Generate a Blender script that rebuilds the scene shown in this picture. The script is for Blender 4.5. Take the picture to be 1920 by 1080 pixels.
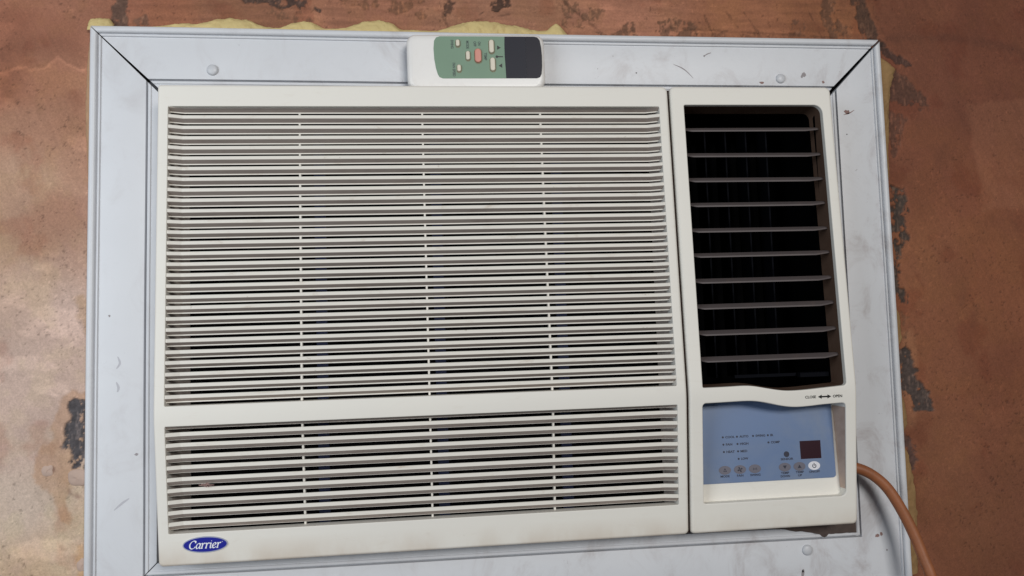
import bpy, bmesh, math, random
import numpy as np
from mathutils import Vector, Matrix
from mathutils.geometry import delaunay_2d_cdt

scene = bpy.context.scene
for o in list(bpy.data.objects):
    bpy.data.objects.remove(o, do_unlink=True)
COL = scene.collection
rnd = random.Random(7)

# ------------------------------------------------------------------ camera
YAW, PITCH, ROLL = -0.11468, 0.07218, -0.02675
CAM = Vector((-0.0896, -0.7633, 0.19719))
fw = Vector((-math.sin(YAW) * math.cos(PITCH), math.cos(YAW) * math.cos(PITCH), math.sin(PITCH)))
r0 = Vector((math.cos(YAW), math.sin(YAW), 0.0))
u0 = r0.cross(fw)
rt = r0 * math.cos(ROLL) + u0 * math.sin(ROLL)
up = -r0 * math.sin(ROLL) + u0 * math.cos(ROLL)
cam_d = bpy.data.cameras.new('camera')
cam_d.sensor_width = 36.0
cam_d.lens = 36.0 * 1500.0 / 1920.0
cam_d.clip_start = 0.02
cam_d.clip_end = 50.0
cam = bpy.data.objects.new('camera', cam_d)
COL.objects.link(cam)
mw = Matrix((rt, up, -fw)).transposed().to_4x4()
mw.translation = CAM
cam.matrix_world = mw
scene.camera = cam

# ------------------------------------------------------------------ light of the room
world = bpy.data.worlds.new('World')
scene.world = world
world.use_nodes = True
bg = world.node_tree.nodes['Background']
bg.inputs['Color'].default_value = (0.86, 0.90, 1.0, 1)
bg.inputs['Strength'].default_value = 0.05


def area_light(name, loc, target, sx, sy, watts, color):
    d = bpy.data.lights.new(name, 'AREA')
    d.shape = 'RECTANGLE'
    d.size, d.size_y = sx, sy
    d.energy = watts
    d.color = color
    o = bpy.data.objects.new(name, d)
    COL.objects.link(o)
    o.location = loc
    o.rotation_euler = (Vector(target) - Vector(loc)).to_track_quat('-Z', 'Y').to_euler()
    return o


# the lamp across the room and an unseen fill added to brighten the left
area_light('room_lamp', (0.72, -2.80, 0.95), (0.0, 0, 0.20), 0.95, 0.55, 44.5, (1.0, 0.972, 0.935))
area_light('left_fill', (-0.98, -0.95, 0.34), (-0.38, 0, 0.08), 0.7, 0.8, 8.4, (0.86, 0.93, 1.0))

scene.view_settings.view_transform = 'Standard'
scene.view_settings.look = 'None'
scene.view_settings.exposure = 0.0
scene.view_settings.gamma = 1.0
scene.render.engine = 'CYCLES'
scene.cycles.max_bounces = 8
scene.cycles.use_denoising = True


# ------------------------------------------------------------------ helpers
def lin(c):
    return tuple(((v / 255.0) / 12.92 if v <= 10 else (((v / 255.0) + 0.055) / 1.055) ** 2.4) for v in c)


def nodes_of(name):
    m = bpy.data.materials.new(name)
    m.use_nodes = True
    nt = m.node_tree
    return m, nt, nt.nodes['Principled BSDF']


def N(nt, t, **kw):
    n = nt.nodes.new(t)
    for k, v in kw.items():
        setattr(n, k, v)
    return n


def noise(nt, vec, scale, detail=4.0, rough=0.55, dist=0.0):
    n = N(nt, 'ShaderNodeTexNoise')
    n.inputs['Scale'].default_value = scale
    n.inputs['Detail'].default_value = detail
    n.inputs['Roughness'].default_value = rough
    n.inputs['Distortion'].default_value = dist
    nt.links.new(vec, n.inputs['Vector'])
    return n.outputs['Fac']


def ramp(nt, fac, lo, hi):
    n = N(nt, 'ShaderNodeMapRange')
    n.interpolation_type = 'SMOOTHSTEP'
    n.inputs['From Min'].default_value = lo
    n.inputs['From Max'].default_value = hi
    nt.links.new(fac, n.inputs['Value'])
    return n.outputs['Result']


def mixc(nt, fac, a, b):
    n = N(nt, 'ShaderNodeMix', data_type='RGBA')
    for sock, v in (('A', a), ('B', b)):
        s = [i for i in n.inputs if i.name == sock and i.type == 'RGBA'][0]
        if isinstance(v, tuple):
            s.default_value = (*v[:3], 1)
        else:
            nt.links.new(v, s)
    f = n.inputs['Factor']
    if isinstance(fac, float):
        f.default_value = fac
    else:
        nt.links.new(fac, f)
    return [o for o in n.outputs if o.type == 'RGBA'][0]


def mulv(nt, a, b):
    n = N(nt, 'ShaderNodeMath', operation='MULTIPLY')
    for i, v in enumerate((a, b)):
        if isinstance(v, (int, float)):
            n.inputs[i].default_value = v
        else:
            nt.links.new(v, n.inputs[i])
    return n.outputs[0]


def pos_of(nt, sx=1, sy=1, sz=1):
    g = N(nt, 'ShaderNodeNewGeometry')
    mp = N(nt, 'ShaderNodeMapping')
    mp.inputs['Scale'].default_value = (sx, sy, sz)
    nt.links.new(g.outputs['Position'], mp.inputs['Vector'])
    return mp.outputs['Vector']


def bump(nt, bs, h, strength, dist):
    b = N(nt, 'ShaderNodeBump')
    b.inputs['Strength'].default_value = strength
    b.inputs['Distance'].default_value = dist
    nt.links.new(h, b.inputs['Height'])
    nt.links.new(b.outputs['Normal'], bs.inputs['Normal'])


def plain(name, rgb, rough=0.5, var=0.06, scale=40, bstr=0.0, bscale=500, spec=0.5, stretch=(1, 1, 1), dirt=None, dirt_rng=(0.5, 0.8), dirt_scale=25, dirt_stretch=(1, 1, 1), coat=0.0):
    m, nt, bs = nodes_of(name)
    c = lin(rgb)
    v = pos_of(nt, *stretch)
    f = noise(nt, v, scale)
    out = mixc(nt, f, tuple(x * (1 - var) for x in c), tuple(min(1, x * (1 + var)) for x in c))
    if dirt:
        d = ramp(nt, noise(nt, pos_of(nt, *dirt_stretch), dirt_scale, 6, 0.65, 0.4), *dirt_rng)
        out = mixc(nt, mulv(nt, d, dirt[3]), out, lin(dirt[:3]))
    nt.links.new(out, bs.inputs['Base Color'])
    bs.inputs['Roughness'].default_value = rough
    bs.inputs['Specular IOR Level'].default_value = spec
    bs.inputs['Coat Weight'].default_value = coat
    if bstr:
        bump(nt, bs, noise(nt, v, bscale, 3), bstr, 0.0006)
    return m


def ivory(name, rgb, dust=0.35, grime=0.5):
    """aged ABS plastic: cloudy yellowing, fine dust, brown grime gathered along the bottom edge"""
    m, nt, bs = nodes_of(name)
    v = pos_of(nt)
    c = lin(rgb)
    out = mixc(nt, noise(nt, v, 9, 3), tuple(x * 0.965 for x in c), (c[0] * 1.02, c[1] * 1.015, c[2] * 0.99))
    d = ramp(nt, noise(nt, pos_of(nt, 1, 1, 3.5), 34, 7, 0.7, 0.6), 0.55, 0.80)
    out = mixc(nt, mulv(nt, d, dust), out, lin((186, 168, 146)))
    s = ramp(nt, noise(nt, pos_of(nt, 1, 1, 1.4), 120, 3, 0.6, 0.3), 0.70, 0.78)
    out = mixc(nt, mulv(nt, s, dust * 0.7), out, lin((140, 118, 98)))
    g = N(nt, 'ShaderNodeSeparateXYZ')
    nt.links.new(v, g.inputs[0])
    mr = N(nt, 'ShaderNodeMapRange')
    mr.inputs['From Min'].default_value = 0.040
    mr.inputs['From Max'].default_value = 0.020
    nt.links.new(g.outputs['Z'], mr.inputs['Value'])
    band = mulv(nt, mr.outputs['Result'], ramp(nt, noise(nt, pos_of(nt, 1, 1, 0.5), 22, 5, 0.6), 0.3, 0.75))
    out = mixc(nt, mulv(nt, band, grime), out, lin((176, 146, 112)))
    nt.links.new(out, bs.inputs['Base Color'])
    bs.inputs['Roughness'].default_value = 0.5
    bs.inputs['Specular IOR Level'].default_value = 0.3
    bump(nt, bs, noise(nt, v, 900, 2), 0.05, 0.0003)
    return m


def frame_paint(name, rgb):
    m, nt, bs = nodes_of(name)
    v = pos_of(nt)
    c = lin(rgb)
    out = mixc(nt, noise(nt, v, 14, 4), tuple(x * 0.95 for x in c), tuple(x * 1.04 for x in c))
    sx = N(nt, 'ShaderNodeSeparateXYZ')
    nt.links.new(v, sx.inputs[0])
    right = N(nt, 'ShaderNodeMapRange')              # smudges strengthen towards the right
    right.inputs['From Min'].default_value = -0.30
    right.inputs['From Max'].default_value = 0.33
    right.inputs['To Min'].default_value = 0.35
    right.inputs['To Max'].default_value = 1.0
    nt.links.new(sx.outputs['X'], right.inputs['Value'])
    d = ramp(nt, noise(nt, pos_of(nt, 1, 1, 0.8), 24, 8, 0.7, 0.8), 0.48, 0.80)
    out = mixc(nt, mulv(nt, mulv(nt, d, 0.6), right.outputs['Result']), out, lin((150, 136, 132)))
    s = ramp(nt, noise(nt, v, 150, 4, 0.65, 1.2), 0.69, 0.76)
    out = mixc(nt, mulv(nt, mulv(nt, s, 0.55), right.outputs['Result']), out, lin((104, 92, 90)))
    nt.links.new(out, bs.inputs['Base Color'])
    bs.inputs['Roughness'].default_value = 0.44
    bs.inputs['Specular IOR Level'].default_value = 0.45
    bump(nt, bs, noise(nt, v, 45, 4), 0.10, 0.001)
    return m


MAT = dict(
    panel=ivory('aged_ivory_plastic', (232, 229, 222), 0.16, 0.42),
    underside=plain('dusty_shaded_underside', (172, 160, 152), 0.75, 0.16, 55, stretch=(0.5, 1, 3), spec=0.2, dirt=(150, 132, 124, 0.5), dirt_scale=30),  # dusty, and darkened to carry the shade under the slats
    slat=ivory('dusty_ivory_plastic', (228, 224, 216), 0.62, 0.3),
    inner=plain('dusty_inner_plastic', (226, 214, 204), 0.7, 0.15, 60, dirt=(110, 88, 76, 0.5), dirt_scale=30),
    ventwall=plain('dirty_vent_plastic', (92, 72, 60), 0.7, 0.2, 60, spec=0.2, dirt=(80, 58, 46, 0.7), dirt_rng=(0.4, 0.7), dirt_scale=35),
    frame=frame_paint('white_painted_aluminium', (211, 213, 217)),
    black=plain('black_plastic', (13, 14, 19), 0.7, 0.2, 80, spec=0.04),
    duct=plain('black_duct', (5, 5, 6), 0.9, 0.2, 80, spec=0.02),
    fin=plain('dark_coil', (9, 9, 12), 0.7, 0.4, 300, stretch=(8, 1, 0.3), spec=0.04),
    filterbar=plain('blue_grey_filter_frame', (44, 50, 76), 0.5, 0.3, 60, spec=0.1),
    louvre=plain('grey_brown_louvre_plastic', (88, 80, 80), 0.6, 0.14, 90, dirt=(112, 94, 84, 0.35), dirt_scale=60, stretch=(0.4, 1, 2)),
    blue=plain('blue_control_film', (98, 121, 158), 0.36, 0.05, 30, dirt=(128, 138, 154, 0.55), dirt_rng=(0.38, 0.68), dirt_scale=12),  # paler blotches mixed in as soft sheen on the film
    grey_button=plain('grey_membrane', (100, 98, 110), 0.45, 0.08, 120),
    white_button=plain('white_membrane', (222, 222, 228), 0.4, 0.04, 120),
    ink=plain('navy_ink', (26, 30, 52), 0.5, 0.1, 200),
    blackink=plain('black_ink', (18, 17, 17), 0.5, 0.1, 200),
    greyink=plain('grey_print', (62, 80, 74), 0.5, 0.1, 200),
    maroon=plain('maroon_display', (44, 14, 26), 0.25, 0.05, 50),
    badge=plain('badge_blue', (38, 44, 150), 0.3, 0.05, 200, coat=0.3),
    silver=plain('badge_rim', (166, 170, 188), 0.3, 0.05, 200),
    white=plain('white_print', (236, 238, 244), 0.4, 0.02, 200),
    remote=plain('remote_white_plastic', (232, 230, 227), 0.36, 0.03, 25, spec=0.5, dirt=(196, 184, 168, 0.25), dirt_scale=40),
    green=plain('sage_green_face', (118, 146, 124), 0.55, 0.06, 40),
    lcd=plain('dark_display', (30, 32, 44), 0.5, 0.05, 40, spec=0.25),
    lcd2=plain('navy_display_border', (13, 14, 32), 0.45, 0.05, 40, spec=0.25),
    btn=plain('cream_button', (216, 208, 190), 0.45, 0.05, 150),
    redbtn=plain('salmon_button', (208, 140, 124), 0.45, 0.05, 150),
    button_shade=plain('button_shade_ring', (120, 116, 92), 0.6, 0.08, 150),
    cable=plain('orange_brown_cable', (152, 93, 58), 0.55, 0.18, 60, bstr=0.3, bscale=350, dirt=(98, 62, 46, 0.65), dirt_scale=45),
    foam=plain('yellow_foam', (206, 186, 132), 0.8, 0.14, 70, bstr=0.6, bscale=260, dirt=(160, 122, 82, 0.6), dirt_scale=45, spec=0.2),
    foam_old=plain('browned_foam', (150, 120, 82), 0.85, 0.2, 60, bstr=0.6, bscale=260, dirt=(112, 78, 54, 0.7), dirt_scale=38, spec=0.2),
    foam_pale=plain('pale_foam', (176, 142, 112), 0.85, 0.14, 60, bstr=0.6, bscale=260, dirt=(168, 124, 96, 0.6), dirt_scale=38, spec=0.2),
    scuff=plain('scuff', (146, 140, 142), 0.6, 0.2, 300),
    faint=plain('faint_scuff', (182, 182, 188), 0.55, 0.1, 300),
    rust=plain('rust_scuff', (140, 112, 106), 0.7, 0.25, 300),
    grime=plain('caked_grime', (78, 66, 61), 0.85, 0.35, 160, bstr=0.6, bscale=300, dirt=(92, 70, 60, 0.6), dirt_scale=80),
    seam=plain('brown_seam_shade', (58, 44, 40), 0.8, 0.3, 90, spec=0.1),
    shaded_tan=plain('shaded_tan_plastic', (196, 172, 156), 0.6, 0.12, 60, dirt=(160, 128, 108, 0.6), dirt_rng=(0.4, 0.7), dirt_scale=40),
    steel=plain('painted_screw', (198, 200, 204), 0.42, 0.08, 150),
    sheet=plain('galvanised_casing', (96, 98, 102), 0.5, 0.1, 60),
    putty=plain('plaster_lump', (184, 160, 146), 0.85, 0.1, 90, bstr=0.5, bscale=300),
)

ORG = {}          # parent object -> origin (mm) its parts are measured from


def link(name, me, mat, parent=None, loc=(0, 0, 0)):
    o = bpy.data.objects.new(name, me)
    COL.objects.link(o)
    if mat is not None and not me.materials:
        me.materials.append(MAT[mat] if isinstance(mat, str) else mat)
    if parent is not None:
        o.parent = parent
        ORG[o] = ORG[parent]
    o.location = loc
    return o


def mesh(name, verts, faces, mat, parent=None, smooth=False, wn=False, auto=None):
    """verts in millimetres of the scene (or of the parent's untilted frame)"""
    off = Vector(ORG[parent]) if parent is not None else Vector((0, 0, 0))
    me = bpy.data.meshes.new(name)
    me.from_pydata([(Vector(v) - off) * 0.001 for v in verts], [], faces)
    finish(me, smooth, auto)
    o = link(name, me, mat, parent)
    if wn:
        o.modifiers.new('weighted', 'WEIGHTED_NORMAL').keep_sharp = True
    return o


def finish(me, smooth, auto):
    bm = bmesh.new()
    bm.from_mesh(me)
    bmesh.ops.recalc_face_normals(bm, faces=bm.faces)
    bm.to_mesh(me)
    bm.free()
    if smooth:
        me.polygons.foreach_set('use_smooth', [True] * len(me.polygons))
        if auto:
            me.set_sharp_from_angle(angle=math.radians(auto))
    me.update()


def empty(name, loc_mm, label, cat, rot_y=0.0, group=None):
    o = bpy.data.objects.new(name, None)
    o.empty_display_size = 0.05
    COL.objects.link(o)
    o.location = Vector(loc_mm) * 0.001
    o.rotation_euler = (0, rot_y, 0)
    o['label'] = label
    o['category'] = cat
    if group:
        o['group'] = group
    ORG[o] = tuple(loc_mm)
    return o


def rrect(x0, z0, x1, z1, rad, n=6, step=None):
    """counter-clockwise rounded rectangle; rad = one radius or (bl, br, tr, tl)"""
    if not isinstance(rad, (tuple, list)):
        rad = (rad,) * 4
    pts = []
    for (cx, cz, sx, sz, a0), r in zip(((x0, z0, 1, 1, 180), (x1, z0, -1, 1, 270), (x1, z1, -1, -1, 0), (x0, z1, 1, -1, 90)), rad):
        for k in range(n + 1):
            a = math.radians(a0 + 90 * k / n)
            pts.append((cx + sx * r + r * math.cos(a), cz + sz * r + r * math.sin(a)))
    return pts


def offset(loop, d):
    """move a counter-clockwise loop outward by d"""
    n = len(loop)
    out = []
    for i in range(n):
        p0, p, p1 = Vector(loop[i - 1]), Vector(loop[i]), Vector(loop[(i + 1) % n])
        e0, e1 = p - p0, p1 - p
        if e0.length < 1e-6:
            e0 = e1
        if e1.length < 1e-6:
            e1 = e0
        n0 = Vector((e0.y, -e0.x)).normalized()
        n1 = Vector((e1.y, -e1.x)).normalized()
        b = (n0 + n1)
        b = b / max(0.3, b.length_squared) * 2
        out.append((p.x + b.x * d, p.y + b.y * d))
    return out


def inside(pt, loop):
    x, y = pt
    c = False
    j = len(loop) - 1
    for i in range(len(loop)):
        xi, yi = loop[i]
        xj, yj = loop[j]
        if (yi > y) != (yj > y) and x < (xj - xi) * (y - yi) / (yj - yi) + xi:
            c = not c
        j = i
    return c


def panel(name, outer, holes, mat, parent, P, fillet=2.0, depth=20.0, hole_fillet=0.8, hole_depths=(), cuts=(), segs=4):
    """moulded panel: a filled front with rounded outer edge and rounded openings; front face lies at Y = -P(z)"""
    V, F = [], []
    front = [offset(outer, -fillet)] + [offset(h, hole_fillet) for h in holes]
    v2, e2 = [], []
    for lp in front:
        b = len(v2)
        v2 += [Vector(p) for p in lp]
        e2 += [(b + i, b + (i + 1) % len(lp)) for i in range(len(lp))]
    res = delaunay_2d_cdt(v2, e2, [], 0, 1e-5)
    base = 0
    V = [(p.x, 0.0, p.y) for p in res[0]]
    for f in res[2]:
        c = (sum(res[0][i].x for i in f) / len(f), sum(res[0][i].y for i in f) / len(f))
        if inside(c, front[0]) and not any(inside(c, h) for h in front[1:]):
            F.append(tuple(f))
    idx = {}
    for i, orig in enumerate(res[3]):
        for k in orig:
            idx[k] = i

    def rings(loop, start, r, sign, dep):
        n = len(loop)
        prev = [idx[start + i] for i in range(n)]
        for s in list(range(1, segs + 1)) + [None]:
            if s is None:
                lp, y = loop, dep
            else:
                a = math.pi / 2 * s / segs
                lp, y = offset(loop, sign * (r - r * math.sin(a))), r * (1 - math.cos(a))
            b = len(V)
            V.extend((p[0], y, p[1]) for p in lp)
            cur = list(range(b, b + n))
            for i in range(n):
                j = (i + 1) % n
                F.append((prev[i], prev[j], cur[j], cur[i]))
            prev = cur

    st = 0
    rings(outer, 0, fillet, -1, depth)
    st = len(outer)
    for h, hd in zip(holes, hole_depths):
        rings(h, st, hole_fillet, 1, hd)
        st += len(h)
    bm = bmesh.new()
    bv = [bm.verts.new(v) for v in V]
    for f in F:
        if len(set(f)) > 2:
            try:
                bm.faces.new([bv[i] for i in f])
            except ValueError:
                pass
    bmesh.ops.remove_doubles(bm, verts=bm.verts, dist=0.002)
    for z in cuts:
        bmesh.ops.bisect_plane(bm, geom=bm.verts[:] + bm.edges[:] + bm.faces[:], plane_co=(0, 0, z), plane_no=(0, 0, 1), dist=1e-4)
    off = Vector(ORG[parent])
    for v in bm.verts:
        v.co.y -= P(v.co.z)
        v.co = (v.co - off) * 0.001
    bmesh.ops.recalc_face_normals(bm, faces=bm.faces)
    me = bpy.data.meshes.new(name)
    bm.to_mesh(me)
    bm.free()
    # an open-backed shell: make sure the front looks at the room
    big = max(me.polygons, key=lambda p: p.area)
    if big.normal.y > 0:
        me.flip_normals()
    me.polygons.foreach_set('use_smooth', [True] * len(me.polygons))
    me.set_sharp_from_angle(angle=math.radians(35))
    o = link(name, me, mat, parent)
    o.modifiers.new('weighted', 'WEIGHTED_NORMAL').keep_sharp = True
    return o


def plate(name, loop, mat, parent, surf, thick=0.3, proud=0.0):
    """thin flat piece lying on a surface; surf(x, z) = Y of that surface (mm)"""
    n = len(loop)
    V = [(x, surf(x, z) - proud - thick, z) for x, z in loop] + [(x, surf(x, z) - proud + 0.05, z) for x, z in loop]
    F = [tuple(range(n))] + [(i, (i + 1) % n, n + (i + 1) % n, n + i) for i in range(n)]
    return mesh(name, V, F, mat, parent)


def ellipse(cx, cz, rx, rz, n=28, a0=0):
    return [(cx + rx * math.cos(2 * math.pi * i / n + a0), cz + rz * math.sin(2 * math.pi * i / n + a0)) for i in range(n)]


def stadium(cx, cz, w, h, n=8):
    r = min(w, h) / 2 - 0.001
    return rrect(cx - w / 2, cz - h / 2, cx + w / 2, cz + h / 2, r, n)


def prints(name, polys, mat, parent, surf, lift=0.12):
    """flat print: polygons laid a hair above a surface"""
    V, F = [], []
    for k, lp in enumerate(polys):
        b = len(V)
        V += [(x, surf(x, z) - lift - 0.004 * k, z) for x, z in lp]
        F.append(tuple(range(b, b + len(lp))))
    return mesh(name, V, F, mat, parent)


def text_mesh(s, width=None, height=1.0, bold=0.0):
    cu = bpy.data.curves.new('lettering', 'FONT')
    cu.body = s
    cu.size = 10
    cu.align_x = 'CENTER'
    cu.align_y = 'CENTER'
    cu.resolution_u = 3
    cu.offset = bold
    ob = bpy.data.objects.new('lettering', cu)
    COL.objects.link(ob)
    dg = bpy.context.evaluated_depsgraph_get()
    me = bpy.data.meshes.new_from_object(ob.evaluated_get(dg))
    bpy.data.objects.remove(ob)
    co = np.array([v.co[:2] for v in me.vertices])
    co -= (co.min(0) + co.max(0)) / 2
    sz = np.ptp(co, axis=0)
    co[:, 1] *= height / sz[1]
    co[:, 0] *= (width / sz[0]) if width else height / sz[1]
    fs = [tuple(p.vertices) for p in me.polygons]
    bpy.data.meshes.remove(me)
    return co, fs


def lettering(s, cx, cz, mat, parent, surf, width=None, height=1.0, rot=0.0, bold=0.15, lift=0.12, name='lettering'):
    co, fs = text_mesh(s, width, height, bold)
    c, d = math.cos(rot), math.sin(rot)
    V = []
    for x, z in co:
        X, Z = cx + x * c - z * d, cz + x * d + z * c
        V.append((X, surf(X, Z) - lift, Z))
    return mesh(name, V, fs, mat, parent)


def wave(pts, n=5):
    out = []
    m = len(pts)
    for i in range(m - 1):
        p0, p1, p2, p3 = [Vector(pts[min(max(i + k, 0), m - 1)]) for k in (-1, 0, 1, 2)]
        for s in range(n):
            t = s / n
            out.append(tuple(0.5 * ((2 * p1) + (-p0 + p2) * t + (2 * p0 - 5 * p1 + 4 * p2 - p3) * t * t + (-p0 + 3 * p1 - 3 * p2 + p3) * t ** 3)))
    out.append(pts[-1])
    return out


def lattice(shape, seed):
    return np.random.RandomState(seed).rand(*shape)


def vnoise(x, y, seed):
    L = lattice((256, 256), seed)
    xi, yi = np.floor(x).astype(int), np.floor(y).astype(int)
    fx, fy = x - xi, y - yi
    fx, fy = fx * fx * (3 - 2 * fx), fy * fy * (3 - 2 * fy)
    a, b = L[xi % 256, yi % 256], L[(xi + 1) % 256, yi % 256]
    c, d = L[xi % 256, (yi + 1) % 256], L[(xi + 1) % 256, (yi + 1) % 256]
    return (a * (1 - fx) + b * fx) * (1 - fy) + (c * (1 - fx) + d * fx) * fy


def fbm(x, y, seed, octv=5, gain=0.55):
    s, amp, tot = 0, 1.0, 0
    for k in range(octv):
        s = s + amp * vnoise(x * 2 ** k + 17.3 * k, y * 2 ** k + 9.1 * k, seed + k)
        tot += amp
        amp *= gain
    return s / tot


def smst(a, b, v):
    t = np.clip((v - a) / (b - a), 0, 1)
    return t * t * (3 - 2 * t)


# ------------------------------------------------------------------ wall (structure)
WALL_Y = 6.0
CTRL = [(-462, 515, 150, 95, 72), (-425, 500, 160, 105, 82), (-461, 454, 140, 85, 62), (-424, 455, 165, 110, 85), (-442, 404, 175, 125, 100), (-410, 414, 165, 115, 90), (-441, 364, 185, 145, 120), (-459, 305, 180, 140, 112), (-422, 320, 178, 132, 112), (-440, 252, 195, 160, 140), (-407, 231, 198, 165, 150), (-452, 175, 200, 168, 152), (-438, 127, 197, 165, 150), (-446, 66, 205, 178, 160), (-409, 41, 200, 170, 145), (-436, 10, 195, 160, 135), (-330, 523, 160, 100, 75), (-256, 519, 150, 100, 75), (-130, 527, 165, 110, 85), (-26, 524, 165, 115, 90), (137, 522, 165, 112, 88), (250, 524, 150, 98, 70), (337, 526, 125, 80, 55), (426, 528, 100, 61, 44), (517, 530, 98, 58, 42), (452, 465, 102, 62, 46), (510, 437, 100, 60, 44), (446, 379, 110, 67, 48), (504, 351, 108, 65, 46), (438, 267, 120, 77, 54), (497, 255, 116, 72, 49), (448, 157, 118, 75, 53), (507, 155, 106, 64, 45), (442, 76, 116, 75, 53), (501, 74, 106, 66, 47), (460, -5, 110, 70, 50), (504, -33, 102, 63, 45)]
# chips and scrapes in the plaster: outline (mm), colour, strength, depth (mm), share of flecks left standing
CHIPS = [
    ([(-388, 162), (-401, 160), (-406, 152), (-407, 140), (-410, 133), (-410, 121), (-407, 111), (-402, 97), (-388, 98)], (74, 70, 72), 1.0, 1.6, 0.40),
    ([(-374, 560), (-363, 560), (-359, 500), (-372, 500)], (84, 66, 56), 0.85, 0.7, 0.25),
    ([(-354, 516), (-342, 518), (-337, 500), (-351, 500)], (96, 74, 62), 0.6, 0.5, 0.45),
    ([(-256, 540), (-201, 542), (-183, 527), (-194, 525), (-211, 528), (-248, 532)], (66, 52, 46), 0.9, 1.0, 0.42),
    ([(-241, 527), (-194, 526), (-181, 511), (-211, 514), (-231, 520)], (104, 74, 56), 0.65, 0.6, 0.5),
    ([(-181, 545), (-83, 545), (-78, 532), (-83, 522), (-96, 524), (-156, 532)], (104, 72, 52), 0.7, 0.8, 0.5),
    ([(-64, 548), (-52, 548), (-54, 523), (-61, 527)], (62, 44, 36), 0.8, 1.0, 0.45),
    ([(-17, 535), (-1, 546), (6, 534), (-12, 531), (-26, 526)], (58, 42, 34), 0.9, 1.1, 0.45),
    ([(52, 548), (67, 548), (82, 533), (100, 534), (98, 518), (81, 512), (57, 513)], (100, 72, 54), 0.75, 0.8, 0.5),
    ([(87, 508), (131, 518), (138, 500), (92, 500)], (84, 60, 46), 0.75, 0.7, 0.5),
    ([(157, 522), (176, 528), (195, 520), (195, 500), (159, 500)], (92, 66, 50), 0.75, 0.8, 0.45),
    ([(294, 530), (310, 523), (312, 512), (300, 512)], (84, 58, 44), 0.7, 0.6, 0.45),
    ([(332, 560), (343, 560), (346, 526), (366, 521), (342, 507), (334, 526)], (78, 54, 40), 0.75, 0.7, 0.45),
    ([(361, 560), (375, 560), (390, 524), (399, 497), (383, 503), (370, 532)], (54, 40, 32), 0.8, 0.8, 0.3),
    ([(192, 510), (395, 509), (394, 496), (192, 498)], (100, 66, 48), 0.6, 0.5, 0.45),
    ([(408, 477), (422, 464), (443, 447), (444, 431), (429, 439), (420, 437), (414, 442), (396, 441)], (66, 45, 36), 0.8, 1.0, 0.28),
    ([(396, 436), (416, 427), (418, 413), (411, 393), (402, 385), (396, 413)], (72, 48, 38), 0.75, 0.9, 0.35),
    ([(396, 351), (408, 351), (414, 340), (414, 301), (408, 289), (405, 273), (406, 246), (409, 226), (401, 233), (392, 246), (392, 323)], (56, 46, 40), 1.0, 1.7, 0.42),
    ([(398, 183), (403, 187), (409, 164), (421, 142), (431, 121), (427, 117), (413, 120), (405, 121), (400, 142), (394, 164)], (62, 52, 48), 1.0, 1.6, 0.28),
    ([(394, 99), (405, 83), (408, 72), (404, 60), (396, 66)], (68, 52, 48), 0.85, 1.0, 0.4),
    ([(386, 506), (403, 502), (417, 488), (430, 479), (411, 482), (394, 490)], (46, 34, 30), 0.8, 0.9, 0.2),
    ([(398, 224), (407, 218), (407, 191), (398, 191)], (92, 64, 46), 0.6, 0.6, 0.5),
]
STAINS = [([(-415, 157), (-420, 136), (-421, 124), (-430, 119), (-435, 110), (-437, 99), (-433, 87), (-420, 77), (-411, 53), (-404, 45), (-408, 71), (-397, 97), (-388, 125), (-388, 166), (-404, 168)], (172, 128, 92), 0.75),
          ([(-400, 30), (-392, 34), (-388, 0), (-396, -10)], (190, 150, 104), 0.7),
          ([(-403, 252), (-395, 258), (-388, 240), (-390, 215), (-397, 224)], (160, 124, 76), 0.5),
          ([(-452, 318), (-436, 344), (-418, 350), (-396, 340), (-392, 318), (-412, 306), (-430, 296), (-448, 300)], (150, 96, 74), 0.42, 9),
          ([(-415, 440), (-404, 446), (-394, 434), (-404, 424)], (128, 78, 58), 0.45, 5),
          ([(-478, 520), (-440, 522), (-398, 512), (-400, 478), (-430, 482), (-478, 474)], (132, 78, 58), 0.35, 10),
          ([(-424, 99), (-419, 100), (-417, 96), (-422, 94)], (92, 58, 50), 0.8, 1.5),
          ([(-408, 84), (-400, 76), (-398, 72), (-406, 72)], (104, 62, 54), 0.7, 2),
          ([(402, 505), (440, 508), (500, 506), (548, 494), (580, 470), (584, 476), (552, 503), (500, 513), (440, 514), (402, 512)], (70, 42, 32), 0.5, 5),
          ([(466, 250), (474, 252), (472, 232), (464, 228)], (72, 42, 30), 0.45, 6),
          ([(476, 222), (486, 226), (482, 204), (474, 200)], (72, 42, 30), 0.4, 7),
          ([(446, 392), (462, 396), (468, 380), (452, 374)], (74, 44, 32), 0.4, 7),
          ([(486, 440), (570, 446), (575, 330), (500, 326)], (150, 104, 78), 0.20, 4),
          ([(430, 60), (600, 66), (600, -60), (470, -70)], (92, 58, 42), 0.35, 12),
          ([(395, 200), (410, 206), (414, 196), (408, 110), (396, 100)], (150, 108, 78), 0.35, 4)]


def signed_poly(X, Z, poly):
    """distance to a polygon, negative inside"""
    d = np.full(X.shape, 1e9)
    ins = np.zeros(X.shape, bool)
    n = len(poly)
    for i in range(n):
        ax, az = poly[i]
        bx, bz = poly[(i + 1) % n]
        ex, ez = bx - ax, bz - az
        t = np.clip(((X - ax) * ex + (Z - az) * ez) / (ex * ex + ez * ez + 1e-9), 0, 1)
        d = np.minimum(d, np.hypot(X - ax - t * ex, Z - az - t * ez))
        c = ((az > Z) != (bz > Z))
        with np.errstate(divide='ignore', invalid='ignore'):
            xs = ex * (Z - az) / (ez if abs(ez) > 1e-9 else 1e-9) + ax
        ins ^= c & (X < xs)
    return np.where(ins, -d, d)


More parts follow.
